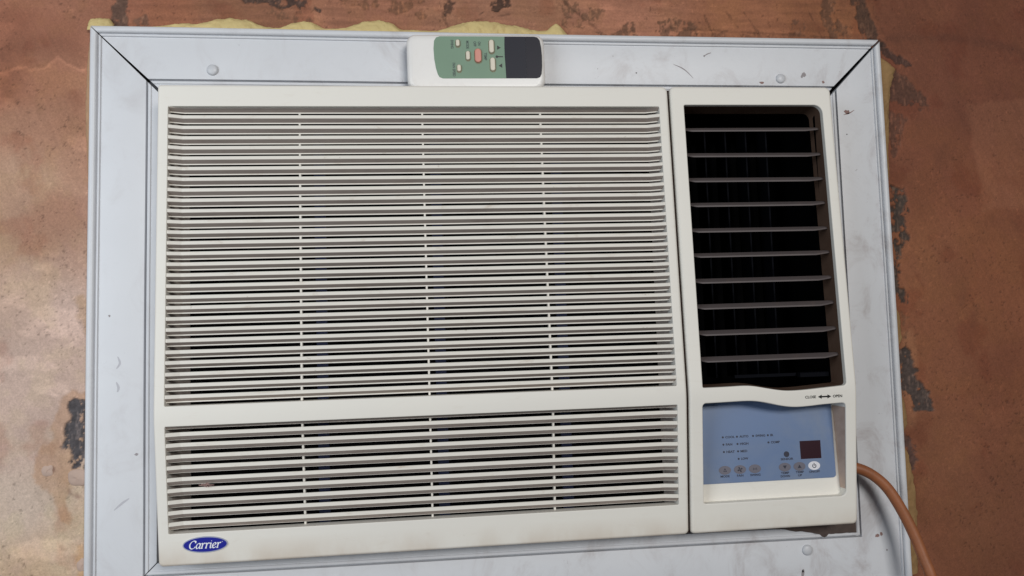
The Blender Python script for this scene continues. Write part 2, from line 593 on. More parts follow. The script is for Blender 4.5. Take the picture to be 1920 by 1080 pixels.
def wall_albedo(rgb, X):
    # what was measured in the picture divided by the light that falls there
    light = np.interp(X, [-480, 0, 330, 560], [0.98, 0.90, 0.70, 0.62])
    return light


def build_wall():
    step = 1.15
    xs = np.concatenate([np.arange(-1300, -500, 80), np.arange(-500, 600, step), np.arange(600, 1401, 80)])
    zs = np.concatenate([np.arange(-800, -85, 80), np.arange(-85, 590, step), np.arange(590, 1201, 80)])
    X, Z = np.meshgrid(xs, zs, indexing='ij')
    wx = X + 26 * (fbm(X / 60, Z / 60, 3) - 0.5) * 2
    wz = Z + 26 * (fbm(X / 60, Z / 60, 13) - 0.5) * 2
    num = np.zeros(X.shape + (3,))
    den = np.zeros(X.shape)
    for c in CTRL:
        light = float(np.interp(c[0], [-480, 0, 330, 560], [0.98, 0.90, 0.68, 0.60]))
        col = np.array(lin(c[2:])) / light * np.array([np.interp(c[0], [-400, -330, 300, 400], g) for g in ((0.90, 0.78, 0.80, 0.83), (0.97, 0.82, 0.80, 0.79), (1.0, 0.84, 0.81, 0.77))])
        w = 1.0 / ((wx - c[0]) ** 2 + (wz - c[1]) ** 2 + 350.0) ** 1.6
        num += w[..., None] * col
        den += w
    colr = num / den[..., None]
    # cloudy coats of old paint
    cl = fbm(X / 46, Z / 52, 23, 5, 0.6)
    colr *= (0.86 + 0.30 * cl)[..., None]
    red = smst(0.58, 0.74, fbm(X / 34 + 5, Z / 40, 31, 5))
    colr = colr * (1 - 0.2 * red[..., None] * np.array([0.55, 1.0, 1.1]))
    pale = smst(0.60, 0.70, fbm(X / 60 + 9, Z / 28, 41, 5)) * np.where(X < 380, 1.0, 0.35)
    colr = colr * (1 + 0.22 * pale[..., None])
    och = smst(0.42, 0.66, fbm(X / 24 + 3, Z / 24, 47, 5, 0.6))
    colr = colr * (1 + och[..., None] * np.array([0.01, 0.03, -0.03]))
    # sideways trowel drags above the frame
    topband = smst(495, 512, Z) * smst(-420, -340, X) * (1 - smst(380, 420, X))
    drag = fbm(X / 40, Z / 3.2, 57, 4, 0.6)
    colr *= (1 + topband * (drag - 0.5) * 0.55)[..., None]
    height = 0.9 * (fbm(X / 40, Z / 40, 61, 4) - 0.5) + topband * 0.7 * (drag - 0.5) + 0.45 * (fbm(X / 6, Z / 6, 71, 4, 0.65) - 0.5)
    e1 = (fbm(X / 9, Z / 9, 81, 4) - 0.5)
    fl = fbm(X / 5.5, Z / 7.5, 91, 4, 0.6)
    grit = fbm(X / 2.3, Z / 2.3, 97, 3)
    for st in STAINS:
        poly, rgb, strength = st[:3]
        soft = st[3] if len(st) > 3 else 2.2
        light = float(np.interp(np.mean([p[0] for p in poly]), [-480, 0, 330, 560], [0.98, 0.90, 0.68, 0.60])) * 1.05
        px, pz = [p[0] for p in poly], [p[1] for p in poly]
        sel = (X > min(px) - 15) & (X < max(px) + 15) & (Z > min(pz) - 15) & (Z < max(pz) + 15)
        d = signed_poly(X[sel], Z[sel], poly) + 9 * e1[sel]
        m = (1 - smst(-soft, soft, d)) * strength * (0.55 + 0.8 * (cl[sel] - 0.3))
        dark = colr[sel].mean(axis=1) < 0.045
        m = np.where(dark, 0, np.clip(m, 0, 1))
        colr[sel] = colr[sel] * (1 - m[:, None]) + np.array(lin(rgb))[None, :] / light * m[:, None]
    for poly, rgb, strength, dep, flecks in CHIPS:
        px, pz = [p[0] for p in poly], [p[1] for p in poly]
        sel = (X > min(px) - 12) & (X < max(px) + 12) & (Z > min(pz) - 12) & (Z < max(pz) + 12)
        d = signed_poly(X[sel], Z[sel], poly) + 15 * e1[sel] + 3.0 * (grit[sel] - 0.5)
        m = smst(0.9, -0.9, d) if False else 1 - smst(-1.0, 1.0, d)
        keep = smst(flecks - 0.09, flecks - 0.01, 1 - fl[sel]) if flecks > 0 else 1
        keep = 1 - smst(1 - flecks - 0.03, 1 - flecks + 0.05, fl[sel])
        k = m * keep * strength
        light = float(np.interp(np.mean(px), [-480, 0, 330, 560], [0.98, 0.90, 0.68, 0.60]))
        base = np.array(lin(rgb)) / light
        cc = base[None, :] * (0.55 + 0.9 * grit[sel])[:, None]
        streak = smst(0.60, 0.70, fbm(X[sel] / 2.2 + 3, Z[sel] / 9.0, 141, 3, 0.6))
        cc = cc * (1 + 0.9 * streak[:, None] * np.array([1.15, 1.0, 0.85]))
        colr[sel] = colr[sel] * (1 - k[:, None]) + cc * k[:, None]
        height[sel] -= dep * k
        rim = (1 - smst(0.5, 3.5, np.abs(d - 2.0))) * 0.07          # bare pale edge of the broken coat
        colr[sel] *= (1 + rim * (1 - m))[:, None]
        height[sel] += 1.2 * rim
    # ragged pale edge where the brown coat stops at the upper left
    b = Z - 466 - 0.10 * (X + 430) - 26 * (fbm(X / 22, Z / 60, 103, 4) - 0.5)
    le = 1 - smst(-400, -385, X)
    colr *= (1 + le * (0.22 * (1 - smst(0.4, 2.4, np.abs(b))) - 0.16 * smst(0, 2, b) * (1 - smst(14, 40, b))))[..., None]
    height += le * 0.5 * smst(-0.8, 0.8, b)
    # brush drags, pits and specks
    brush = fbm(X / 2.0 + 0.25 * Z, Z / 26, 111, 4, 0.6) - 0.5
    side = smst(383, 400, np.abs(X))
    colr *= (1 + side * 0.20 * brush)[..., None]
    height += side * 0.30 * brush
    pit = smst(0.70, 0.78, fbm(X / 2.6, Z / 2.6, 121, 3, 0.6)) * smst(0.42, 0.62, fbm(X / 40, Z / 40, 125, 3))
    colr *= (1 - 0.40 * pit)[..., None]
    height -= 0.5 * pit
    speck = smst(0.72, 0.80, fbm(X / 3.1 + 50, Z / 3.1, 131, 3, 0.6)) * smst(0.45, 0.65, fbm(X / 30 + 9, Z / 30, 135, 3))
    colr *= (1 + 0.28 * speck)[..., None]
    # thin cracks over the frame
    for (x0, z0, x1, z1, w) in [(170, 516, 345, 509, 0.9), (205, 530, 214, 508, 0.7), (228, 534, 246, 510, 0.7), (246, 536, 262, 512, 0.6), (318, 536, 330, 510, 0.8), (-66, 540, -58, 512, 0.8), (-30, 520, 10, 528, 0.7), (60, 540, 96, 510, 0.9)]:
        t = np.clip(((X - x0) * (x1 - x0) + (Z - z0) * (z1 - z0)) / ((x1 - x0) ** 2 + (z1 - z0) ** 2), 0, 1)
        d = np.hypot(X - x0 - t * (x1 - x0), Z - z0 - t * (z1 - z0)) + 5.0 * e1
        k = (1 - smst(w * 0.4, w * 1.6, np.abs(d))) * 0.6
        colr *= (1 - k * 0.6)[..., None]
        height -= 0.5 * k
    colr *= (0.93 + 0.14 * grit)[..., None]
    colr = np.clip(colr, 0.004, 0.85)
    height = height * (1 - smst(575, 590, Z)) * smst(-85, -70, Z)
    nx, nz = X.shape
    keepv = ~((X > -386) & (X < 386) & (Z > -45) & (Z < 500))
    cellkeep = keepv[:-1, :-1] | keepv[1:, :-1] | keepv[:-1, 1:] | keepv[1:, 1:]
    used = np.zeros(X.shape, bool)
    for a in (slice(None, -1), slice(1, None)):
        for b in (slice(None, -1), slice(1, None)):
            used[a, b] |= cellkeep
    idx = np.full(X.shape, -1)
    idx[used] = np.arange(used.sum())
    co = np.stack([X[used], WALL_Y - height[used], Z[used]], -1) * 0.001
    i, j = np.nonzero(cellkeep)
    quads = np.stack([idx[i, j], idx[i + 1, j], idx[i + 1, j + 1], idx[i, j + 1]], -1)
    nv = len(co)
    # reveal of the opening the unit sits in
    hx0, hx1, hz0, hz1 = -386, 386, -45, 500
    rv = np.array([(x, y, z) for y in (WALL_Y + 1.5, WALL_Y + 140) for x, z in ((hx0, hz0), (hx1, hz0), (hx1, hz1), (hx0, hz1))]) * 0.001
    rq = np.array([(nv + k, nv + (k + 1) % 4, nv + 4 + (k + 1) % 4, nv + 4 + k) for k in range(4)])
    co = np.concatenate([co, rv])
    quads = np.concatenate([quads, rq])
    me = bpy.data.meshes.new('wall')
    me.vertices.add(len(co))
    me.vertices.foreach_set('co', co.ravel())
    me.loops.add(quads.size)
    me.loops.foreach_set('vertex_index', quads.ravel().astype(np.int32))
    me.polygons.add(len(quads))
    me.polygons.foreach_set('loop_start', np.arange(0, quads.size, 4, dtype=np.int32))
    me.update(calc_edges=True)
    me.validate()
    at = me.color_attributes.new('plaster_colour', 'FLOAT_COLOR', 'POINT')
    cc = np.ones((len(co), 4), np.float32)
    cc[:nv, :3] = colr[used]
    cc[nv:, :3] = (0.09, 0.07, 0.06)
    at.data.foreach_set('color', cc.ravel())
    me.polygons.foreach_set('use_smooth', [True] * len(me.polygons))
    m, nt, bs = nodes_of('old_painted_plaster')
    a = N(nt, 'ShaderNodeVertexColor', layer_name='plaster_colour')
    v = pos_of(nt)
    g = noise(nt, v, 560, 7, 0.75)
    k = N(nt, 'ShaderNodeMapRange')
    k.inputs['From Min'].default_value = 0.25
    k.inputs['From Max'].default_value = 0.75
    k.inputs['To Min'].default_value = 0.76
    k.inputs['To Max'].default_value = 1.24
    nt.links.new(g, k.inputs['Value'])
    vm = N(nt, 'ShaderNodeVectorMath', operation='SCALE')
    nt.links.new(a.outputs['Color'], vm.inputs[0])
    nt.links.new(k.outputs['Result'], vm.inputs['Scale'])
    nt.links.new(vm.outputs['Vector'], bs.inputs['Base Color'])
    bs.inputs['Roughness'].default_value = 0.72
    bs.inputs['Specular IOR Level'].default_value = 0.3
    bump(nt, bs, noise(nt, v, 520, 6, 0.7), 0.6, 0.0009)
    o = link('wall', me, m)
    o['kind'] = 'structure'
    ORG[o] = (0, 0, 0)
    return o


WALL = build_wall()


def blob(name, cx, cz, rx, rz, dep, mat, parent, seed, y=WALL_Y):
    V, F = [], []
    nr, na = 6, 22
    for r in range(nr + 1):
        a = math.pi / 2 * r / nr
        for k in range(na):
            t = 2 * math.pi * k / na
            q = 1 + 0.28 * (vnoise(np.array([2 + 1.3 * math.cos(t)]), np.array([2 + 1.3 * math.sin(t)]), seed)[0] - 0.5) * 2
            V.append((cx + rx * q * math.cos(t) * math.cos(a), y + 0.8 - dep * math.sin(a) * q, cz + rz * q * math.sin(t) * math.cos(a)))
    for r in range(nr):
        for k in range(na):
            F.append((r * na + k, r * na + (k + 1) % na, (r + 1) * na + (k + 1) % na, (r + 1) * na + k))
    return mesh(name, V, F, mat, parent, smooth=True)


blob('plaster_lump', -398, 89, 10, 8, 3.0, 'putty', WALL, 201)
blob('plaster_lump', -424, 97, 5, 5.5, 1.6, 'putty', WALL, 202)
blob('plaster_lump', -393, 13, 6, 8, 2.2, 'putty', WALL, 203)

# ------------------------------------------------------------------ surround frame
IX0, IX1, IZ0, IZ1 = -340.0, 340.0, 0.0, 454.27
OW = 49.64
frame = empty('surround_frame', (0, 0, -OW), 'white painted metal frame with mitred corners fixed round the air conditioner', 'frame')
# (distance inward from the outer edge, height towards the room)
PROFILE = [(0, -5.5), (0, 1.4), (0.5, 2.4), (1.6, 3.1), (3.2, 3.4), (4.8, 3.1), (5.8, 2.3), (6.3, 1.0), (6.5, -1.0), (7.4, -1.0), (7.7, 0.7), (8.1, 1.0), (9.1, 1.0), (9.4, 0.6), (9.6, -0.7), (10.2, -0.7), (10.5, -0.05), (11.0, 0.0),
           (48.8, 0.0), (49.3, -0.15), (49.5, -5.6), (51.2, -5.6), (51.4, 0.1), (51.9, 0.45), (53.8, 0.45), (54.2, 0.0), (54.4, -0.7), (55.0, -0.7), (55.3, -0.35), (61.0, -0.35), (61.0, -6.0)]


def rail(kind, cuts, label):
    """cuts: gap left at either mitre (mm along the rail, outer and inner end)"""
    V, F = [], []
    n = len(PROFILE)
    ox0, ox1, oz0, oz1 = IX0 - OW, IX1 + OW, IZ0 - OW, IZ1 + OW
    L = 24
    for s in range(L + 1):
        t = s / L
        for u, h in PROFILE:
            g0 = cuts[0][0] + (cuts[0][1] - cuts[0][0]) * u / 55
            g1 = cuts[1][0] + (cuts[1][1] - cuts[1][0]) * u / 55
            if kind in ('top', 'bottom'):
                a, b = ox0 + u + g0, ox1 - u - g1
                w = 0.25 * math.sin(t * 7 + (1 if kind == 'top' else 3))
                V.append((a + (b - a) * t, -h, (oz1 - u + w) if kind == 'top' else (oz0 + u + w)))
            else:
                a, b = oz0 + u + g0, oz1 - u - g1
                w = 0.25 * math.sin(t * 6 + (2 if kind == 'left' else 5))
                V.append(((ox0 + u + w) if kind == 'left' else (ox1 - u + w), -h, a + (b - a) * t))
    for s in range(L):
        for k in range(n - 1):
            F.append((s * n + k, s * n + k + 1, (s + 1) * n + k + 1, (s + 1) * n + k))
    F.append(tuple(range(n)))
    F.append(tuple(range(L * n, L * n + n)))
    o = mesh('rail', V, F, 'frame', frame, smooth=True, auto=32)
    o['label'] = label
    return o


r_top = rail('top', ((0.5, 2.5), (1.6, 3.4)), 'top rail of the frame')
r_bot = rail('bottom', ((0.4, 0.7), (0.05, 0.05)), 'bottom rail of the frame')
r_left = rail('left', ((0.3, 0.8), (0.4, 1.4)), 'left rail of the frame')
r_right = rail('right', ((0.05, 0.05), (1.4, 2.8)), 'right rail of the frame, most smudged of the four')


def screw(x, z, r):
    V, F = [], []
    prof = [(r, 0.3), (r, -0.5), (r * 0.95, -1.5), (r * 0.78, -2.3), (r * 0.45, -2.8), (0.02, -3.0)]
    na = 24
    for rr, y in prof:
        V += [(x + rr * math.cos(2 * math.pi * k / na), y, z + rr * math.sin(2 * math.pi * k / na)) for k in range(na)]
    for i in range(len(prof) - 1):
        for k in range(na):
            F.append((i * na + k, i * na + (k + 1) % na, (i + 1) * na + (k + 1) % na, (i + 1) * na + k))
    return mesh('screw_head', V, F, 'steel', frame, smooth=True, auto=50)


screw(-280, 463.7, 5.3)
screw(280, 462.0, 4.9)
screw(282.3, -9.8, 5.2)
flat0 = lambda x, z: 0.0


def smear(pts, w, mat, parent, name='scuff_mark'):
    """a scratch: tapering ribbon along a line"""
    pts = wave(pts, 4)
    n = len(pts)
    a, b = [], []
    for i, p in enumerate(pts):
        q0, q1 = Vector(pts[max(0, i - 1)]), Vector(pts[min(n - 1, i + 1)])
        d = (q1 - q0).normalized()
        k = w * (0.25 + math.sin(math.pi * (i + 0.4) / n)) / 2
        a.append((p[0] - d.y * k, p[1] + d.x * k))
        b.append((p[0] + d.y * k, p[1] - d.x * k))
    return prints(name, [a + b[::-1]], mat, parent, flat0, 0.06)


def spot(x, z, r, mat, parent, seed, ex=1.0):
    rr = random.Random(seed)
    lp = [(x + r * ex * (0.6 + 0.7 * rr.random()) * math.cos(2 * math.pi * k / 14), z + r * (0.6 + 0.7 * rr.random()) * math.sin(2 * math.pi * k / 14)) for k in range(14)]
    return prints('scuff_mark', [lp], mat, parent, flat0, 0.06)


smear([(168, 475.5), (173, 473.6), (178, 471), (182.5, 467.4), (188, 461.5)], 0.9, 'scuff', r_top)
smear([(200.5, 484.8), (204, 486.8), (208, 488.2)], 0.9, 'scuff', r_top)
spot(200.6, 484.6, 1.0, 'scuff', r_top, 3)
spot(305.4, 466.8, 2.4, 'scuff', r_top, 4, 1.2)
spot(303.2, 464.3, 1.2, 'scuff', r_top, 41)
spot(129.3, 466.1, 0.8, 'blackink', r_top, 5)
spot(326, 459, 1.4, 'rust', r_top, 6)
spot(260, 457.8, 1.2, 'rust', r_top, 61, 2)
spot(106, 483, 0.7, 'scuff', r_top, 62, 0.5)
spot(90, 470, 0.6, 'scuff', r_top, 63, 0.5)
spot(356.0, 0.0, 2.0, 'rust', r_right, 7, 1.3)
spot(360.3, 1.6, 2.0, 'rust', r_right, 8)
spot(365.3, -14.3, 1.0, 'scuff', r_right, 9)
spot(350, 428, 2.2, 'rust', r_right, 10, 1.3)
spot(348.5, 404.5, 0.7, 'blackink', r_right, 11)
smear([(346, 425), (352, 426.5), (358, 430)], 0.8, 'rust', r_right)
spot(276.8, -30, 1.4, 'faint', r_bot, 12, 0.8)
smear([(276.0, -36), (276.8, -32), (277.6, -28)], 2.4, 'scuff', r_bot)
spot(-370.5, 234.2, 1.1, 'scuff', r_left, 13)
spot(-346, 108.7, 1.2, 'scuff', r_left, 14, 1.6)
smear([(-363, 197), (-361, 191), (-364, 186)], 1.6, 'faint', r_left)
smear([(-364, 174), (-362, 169), (-363, 165)], 1.8, 'faint', r_left)
smear([(-365, 60), (-358, 66), (-352, 70)], 1.6, 'faint', r_left)
# caked dirt under the unit's right corner, on the inner lip of the bottom rail
gx = np.linspace(120, 334, 90)
gn = fbm(gx / 9 + 5, gx * 0 + 3, 401, 5, 0.65) - 0.5
glow = np.interp(gx, [120, 190, 250, 275, 290, 296, 299, 302, 305, 318, 334], [18.5, 15.5, 12.5, 8.5, 6.4, 5.2, 2.0, 1.8, 4.8, 4.4, 5.0]) + 3.0 * gn
gp = [(float(a), float(max(b, 1.2))) for a, b in zip(gx, glow)] + [(334, 26), (120, 26)]
prints('caked_grime', [gp], 'grime', r_bot, lambda x, z: -0.5, 0.25)

# ------------------------------------------------------------------ sealant foam squeezed out round the frame
def foam_run(axis, pts, sign, edge, label, seed, dmax=8.0, mat='foam'):
    """axis 'x': runs along X above the frame; 'z': runs along Z beside it. pts = (along, outer limit)"""
    s0, s1 = pts[0][0], pts[-1][0]
    n = max(20, int(abs(s1 - s0) / 0.9))
    na = 14
    V, F = [], []
    al = np.linspace(s0, s1, n)
    order = np.argsort([p[0] for p in pts])
    pa = np.array([pts[k][0] for k in order], float)
    pb = np.array([pts[k][1] for k in order], float)
    out = np.interp(al, pa, pb)
    ker = np.array([1, 2, 3, 2, 1], float)
    out = np.convolve(np.pad(out, 2, mode='edge'), ker / ker.sum(), 'valid')
    base = edge - sign * 3.0
    gi, gk = np.meshgrid(al, np.arange(na), indexing='ij')
    NZ = fbm(gi / 7 + 60, gk / 4.0, seed, 5, 0.65)
    NZ2 = fbm(gi / 5 + 90, gk / 5.0, seed + 50, 5, 0.65)
    for i, a in enumerate(al):
        H = abs(out[i] - base)
        D = min(dmax, 0.45 * H + 1.4)
        for k in range(na):
            t = math.pi / 2 * k / (na - 1)
            j = 1 + 0.36 * (NZ[i, k] - 0.5) * 2
            r = base + sign * H * math.cos(t) ** 0.8 * (1 + 0.12 * (NZ2[i, k] - 0.5) * 2)
            y = WALL_Y + 0.9 - D * math.sin(t) * j
            V.append((a, y, r) if axis == 'x' else (r, y, a))
    for i in range(n - 1):
        for k in range(na - 1):
            F.append((i * na + k, i * na + k + 1, (i + 1) * na + k + 1, (i + 1) * na + k))
    F.append(tuple(range(na)))
    F.append(tuple(range((n - 1) * na, n * na)))
    o = mesh('sealant_foam', V, F, mat, None, smooth=True, auto=60)
    o['label'] = label
    o['category'] = 'sealant'
    o['group'] = 'foam sealant squeezed out round the frame'
    return o


foam_run('x', [(-341, 506.6), (-307, 511.0), (-295, 510.4), (-288, 512.0), (-278, 515.2), (-266, 516.8), (-255, 516.2), (-248, 514.9), (-233, 509.0), (-219, 507.8), (-208, 513.1), (-198, 514.8), (-188, 514.0), (-177, 508.2), (-156, 509.4), (-147, 513.2), (-140, 515.7), (-125, 517.6), (-112, 514.5), (-103, 508.4), (-68, 508.4), (-52, 513.5), (-42, 516.8), (-31, 518.4), (-20, 518.4), (-10, 517.6), (16, 513.2), (33, 509.6), (41, 510.5), (50, 518.6), (56, 513), (61, 506.8)], 1, 503.9,
         'long scalloped yellow foam bead along the top of the frame', 301)
foam_run('x', [(-393, 509), (-392, 513.6), (-384, 514.6), (-374, 513.8), (-371, 508)], 1, 503.9, 'short yellow foam lump at the top left corner of the frame', 311)
foam_run('z', [(487.5, 393.0), (482, 403), (476, 410.6), (470, 408.0), (455, 402.4), (430, 399.6), (412, 398.4), (395, 396.4), (362, 395.4), (350, 391.6), (300, 391.2), (232, 391.4), (218, 397.5), (194, 398.4), (184, 393.0), (146, 392.4), (126, 397.6), (108, 398.4), (98, 393.4), (86, 393.4), (78, 397.5), (50, 402.0), (20, 403.4), (-1, 401.5), (-40, 400)], 1, 389.6,
         'dull yellow foam strip down the right side of the frame', 321, 6.0, 'foam_old')
foam_run('z', [(505, -390.6), (490, -393.0), (469, -394.6), (429, -395.6), (395, -394.6), (364, -393.0), (350, -390.6)], -1, -389.6, 'thin pale foam strip beside the upper left side of the frame', 331, 4.0, 'foam_pale')

# ------------------------------------------------------------------ window air conditioner
TILT = math.radians(-0.4)
AC = empty('window_air_conditioner', (0, 0, 20), 'ivory window air conditioner with slatted grille and side control panel', 'air conditioner', TILT)


def PR(z):
    """how far the front stands out from the frame at height z: a ridge a third of the way up"""
    zr, w = 148.0, 7.0
    up_ = 40.0 + 14.0 * (438.5 - z) / (438.5 - zr)
    dn_ = 40.0 + 14.0 * (z - 20.0) / (zr - 20.0)
    a = min(up_, dn_)
    d = abs(up_ - dn_)
    return a - max(0.0, 1.2 - d) ** 2 / 4.8


CUTS = [30, 60, 90, 120, 134, 138, 141, 143.5, 146, 148, 150, 152.5, 155, 158, 162, 200, 260, 320, 380, 420]
up_hole = rrect(-305.0, 156.0, 141.3, 418.5, 0.9, 3)
lo_hole = rrect(-305.0, 47.7, 141.3, 138.8, 0.9, 3)
grille = panel('grille_panel', rrect(-314.3, 20.0, 150.5, 438.5, (4.0, 4.0, 5.5, 3.0), 6), [up_hole, lo_hole], 'panel', AC, PR, 2.6, 30.0, 0.7, (13.0, 13.0), CUTS)

# slats: a front lip, an underside sloping back and down, a small rear lip
SP = [(0.45, 1.70), (0.0, 1.25), (0.0, -1.35), (0.35, -1.70), (4.9, -4.0), (4.9, -4.95), (6.0, -4.95), (6.0, -3.7), (2.0, 1.45), (1.5, 1.70)]


SP_LOW = [(0.45, 1.75), (0.0, 1.3), (0.0, -1.4), (0.35, -1.75), (4.1, -4.75), (4.1, -4.95), (5.1, -4.95), (5.1, -3.9), (2.0, 1.5), (1.5, 1.75)]


def slat_mesh(x0, x1, SP, rampw=11.5, d0=0.7, d1=4.6):
    xs = [x0, x0 + 1.2, x0 + rampw * 0.85, x0 + rampw, x0 + rampw + 2.2] + list(np.linspace(x0 + 60, x1 - 60, 7)) + [x1 - rampw - 2.2, x1 - rampw, x1 - rampw * 0.85, x1 - 1.2, x1]
    V, F = [], []
    n = len(SP)
    for x in xs:
        e = min(x - x0, x1 - x)
        t = min(1.0, max(0.0, (e - 1.0) / (rampw - 1.0)))
        d = d0 + (d1 - d0) * t
        V += [(x * 0.001, (d + y) * 0.001, z * 0.001) for y, z in SP]
    for i in range(len(xs) - 1):
        for k in range(n):
            F.append((i * n + k, i * n + (k + 1) % n, (i + 1) * n + (k + 1) % n, (i + 1) * n + k))
    F += [tuple(range(n)), tuple(range((len(xs) - 1) * n, len(xs) * n))]
    me = bpy.data.meshes.new('slat')
    me.from_pydata(V, [], F)
    finish(me, False, None)
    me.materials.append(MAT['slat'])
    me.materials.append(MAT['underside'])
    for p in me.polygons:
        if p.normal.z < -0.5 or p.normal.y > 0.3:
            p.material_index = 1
    return me


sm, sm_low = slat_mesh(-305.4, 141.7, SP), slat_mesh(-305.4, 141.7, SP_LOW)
slat_z = [419.6 - 9.478 * k for k in range(28)] + [141.3 - 9.556 * k for k in range(10)]
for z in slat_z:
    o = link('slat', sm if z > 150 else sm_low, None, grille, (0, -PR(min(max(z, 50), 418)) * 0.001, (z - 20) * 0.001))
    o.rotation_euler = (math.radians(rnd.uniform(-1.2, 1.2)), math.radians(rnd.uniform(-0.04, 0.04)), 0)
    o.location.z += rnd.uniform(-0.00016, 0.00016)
for x in (-193.0, -82.0, 28.6):
    for z0, z1 in ((150, 421), (44, 142)):
        zz = [z0, (z0 + z1) / 2, z1]
        V, F = [], []
        for z in zz:
            y = -PR(z) + 9.9
            V += [(x - 0.85, y, z), (x + 0.85, y, z), (x + 0.85, y + 5, z), (x - 0.85, y + 5, z)]
        for i in range(2):
            for k in range(4):
                F.append((i * 4 + k, i * 4 + (k + 1) % 4, i * 4 + 4 + (k + 1) % 4, i * 4 + 4 + k))
        mesh('rib', V, F, 'slat', grille)


def box(name, x0, x1, y0, y1, z0, z1, mat, parent, skip=()):
    V = [(x, y, z) for x in (x0, x1) for y in (y0, y1) for z in (z0, z1)]
    F = {'l': (0, 1, 3, 2), 'r': (4, 6, 7, 5), 'f': (0, 4, 5, 1), 'b': (2, 3, 7, 6), 'd': (0, 2, 6, 4), 'u': (1, 5, 7, 3)}
    return mesh(name, V, [f for k, f in F.items() if k not in skip], mat, parent)


# what shows between the slats: moulded side walls, the filter's bars, the coil in the dark
box('side_wall', -308.5, -305.6, -38, 26, 38, 428, 'inner', AC)
box('side_wall', 142.0, 145.0, -38, 4, 38, 428, 'inner', AC)
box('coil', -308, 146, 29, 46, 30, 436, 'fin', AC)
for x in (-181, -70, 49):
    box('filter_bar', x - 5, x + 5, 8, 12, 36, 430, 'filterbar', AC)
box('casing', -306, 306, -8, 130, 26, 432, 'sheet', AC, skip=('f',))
box('seam_dark_backing', 148.0, 155.5, -22, 100, 28, 430, 'duct', AC)  # black block added behind the seam to keep the gap dark
gz = [20.5, 60, 100, 134, 141, 146, 148, 150, 155, 162, 220, 300, 380, 436]
V = [(x, -PR(z) + 5.0, z) for z in gz for x in (149.9, 153.5)]
mesh('seam_shade_strip', V, [(2 * i, 2 * i + 1, 2 * i + 3, 2 * i + 2) for i in range(len(gz) - 1)], 'seam', AC)  # dark strip painted in for the seam gap's shadow and brown dirt

# control fascia on the right with the air outlet and the control recess
def arc(cx, cz, r, a0, a1, n=6):
    return [(cx + r * math.cos(math.radians(a0 + (a1 - a0) * k / n)), cz + r * math.sin(math.radians(a0 + (a1 - a0) * k / n))) for k in range(n + 1)]


vent = arc(167.0, 154.5, 1.3, 180, 270, 3) + wave([(170, 153.2), (188, 153.3), (204, 153.6), (214, 152.9), (227, 150.4), (238, 148.4), (248, 147.4), (262, 147.6), (280, 148.8), (298, 150.0)]) + arc(300.6, 153.6, 3.4, 270, 360, 5) + arc(295.8, 412.0, 8.2, 0, 90, 7) + arc(167.0, 418.9, 1.3, 90, 180, 3)
recess = arc(167.2, 49.2, 2.2, 180, 270, 4) + arc(297.5, 52.5, 5.5, 270, 360, 6) + arc(299.4, 130.6, 3.4, 0, 90, 5) + wave([(296, 134.0), (280, 133.3), (268, 132.4), (256, 132.0), (247, 132.6), (238, 134.2), (228, 136.6), (218, 138.6), (207, 139.5), (190, 139.3), (172, 139.0)]) + arc(168.4, 135.6, 3.4, 90, 180, 5)
fascia = panel('control_fascia', rrect(152.9, 20.0, 314.2, 438.5, (3.5, 4.5, 5.5, 5.0), 6), [vent, recess], 'panel', AC, PR, 2.6, 32.0, 1.0, (27.0, 27.0), CUTS)
front = lambda x, z: -PR(z)

# outlet: dirty brown duct behind the opening, ten level louvres, upright vanes in the dark
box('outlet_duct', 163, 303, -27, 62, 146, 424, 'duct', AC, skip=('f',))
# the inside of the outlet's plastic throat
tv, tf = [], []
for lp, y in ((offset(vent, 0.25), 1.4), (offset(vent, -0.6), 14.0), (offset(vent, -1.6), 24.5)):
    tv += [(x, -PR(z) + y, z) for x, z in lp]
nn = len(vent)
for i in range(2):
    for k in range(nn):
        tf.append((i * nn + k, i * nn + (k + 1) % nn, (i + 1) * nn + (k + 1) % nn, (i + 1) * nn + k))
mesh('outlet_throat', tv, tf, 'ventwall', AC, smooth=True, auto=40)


def louvre_mesh(x0, x1):
    """blade tipped forward and down, its ends drawn in to the pivots"""
    xs = [x0, x0 + 2, x0 + 5, x0 + 8] + list(np.linspace(x0 + 20, x1 - 30, 6)) + [x1 - 16, x1 - 10, x1 - 5, x1 - 2, x1]
    V, F = [], []
    for x in xs:
        e = min((x - x0) / 7, (x1 - x) / 15, 1.0)
        c = 3.0 + 4.6 * e
        d = math.radians(28)
        for s, h in ((0.0, -0.3), (0.0, 1.0), (0.5, 1.3), (1.0, 1.0), (1.0, 0.2), (0.5, -0.2)):
            dy = 7.2 - c + c * s
            V.append((x * 0.001, dy * 0.001, (math.tan(d) * (dy - 7.2) + h) * 0.001))
    n = 6
    for i in range(len(xs) - 1):
        for k in range(n):
            F.append((i * n + k, i * n + (k + 1) % n, (i + 1) * n + (k + 1) % n, (i + 1) * n + k))
    F += [tuple(range(n)), tuple(range((len(xs) - 1) * n, len(xs) * n))]
    me = bpy.data.meshes.new('louvre')
    me.from_pydata(V, [], F)
    finish(me, True, 45)
    me.materials.append(MAT['louvre'])
    return me


lm_ = louvre_mesh(165.8, 303.4)
for k in range(10):
    z = 399.2 - 24.35 * k
    o = link('louvre', lm_, None, fascia, (0, (-PR(z) + 5.0) * 0.001, (z - 20) * 0.001))
    o.rotation_euler = (math.radians(rnd.uniform(-2.5, 2.5)), math.radians(rnd.uniform(-0.15, 0.15)), 0)
for x in (186, 208, 230, 252, 274):
    box('vane', x - 0.8, x + 0.8, 22, 48, 158, 416, 'black', AC)
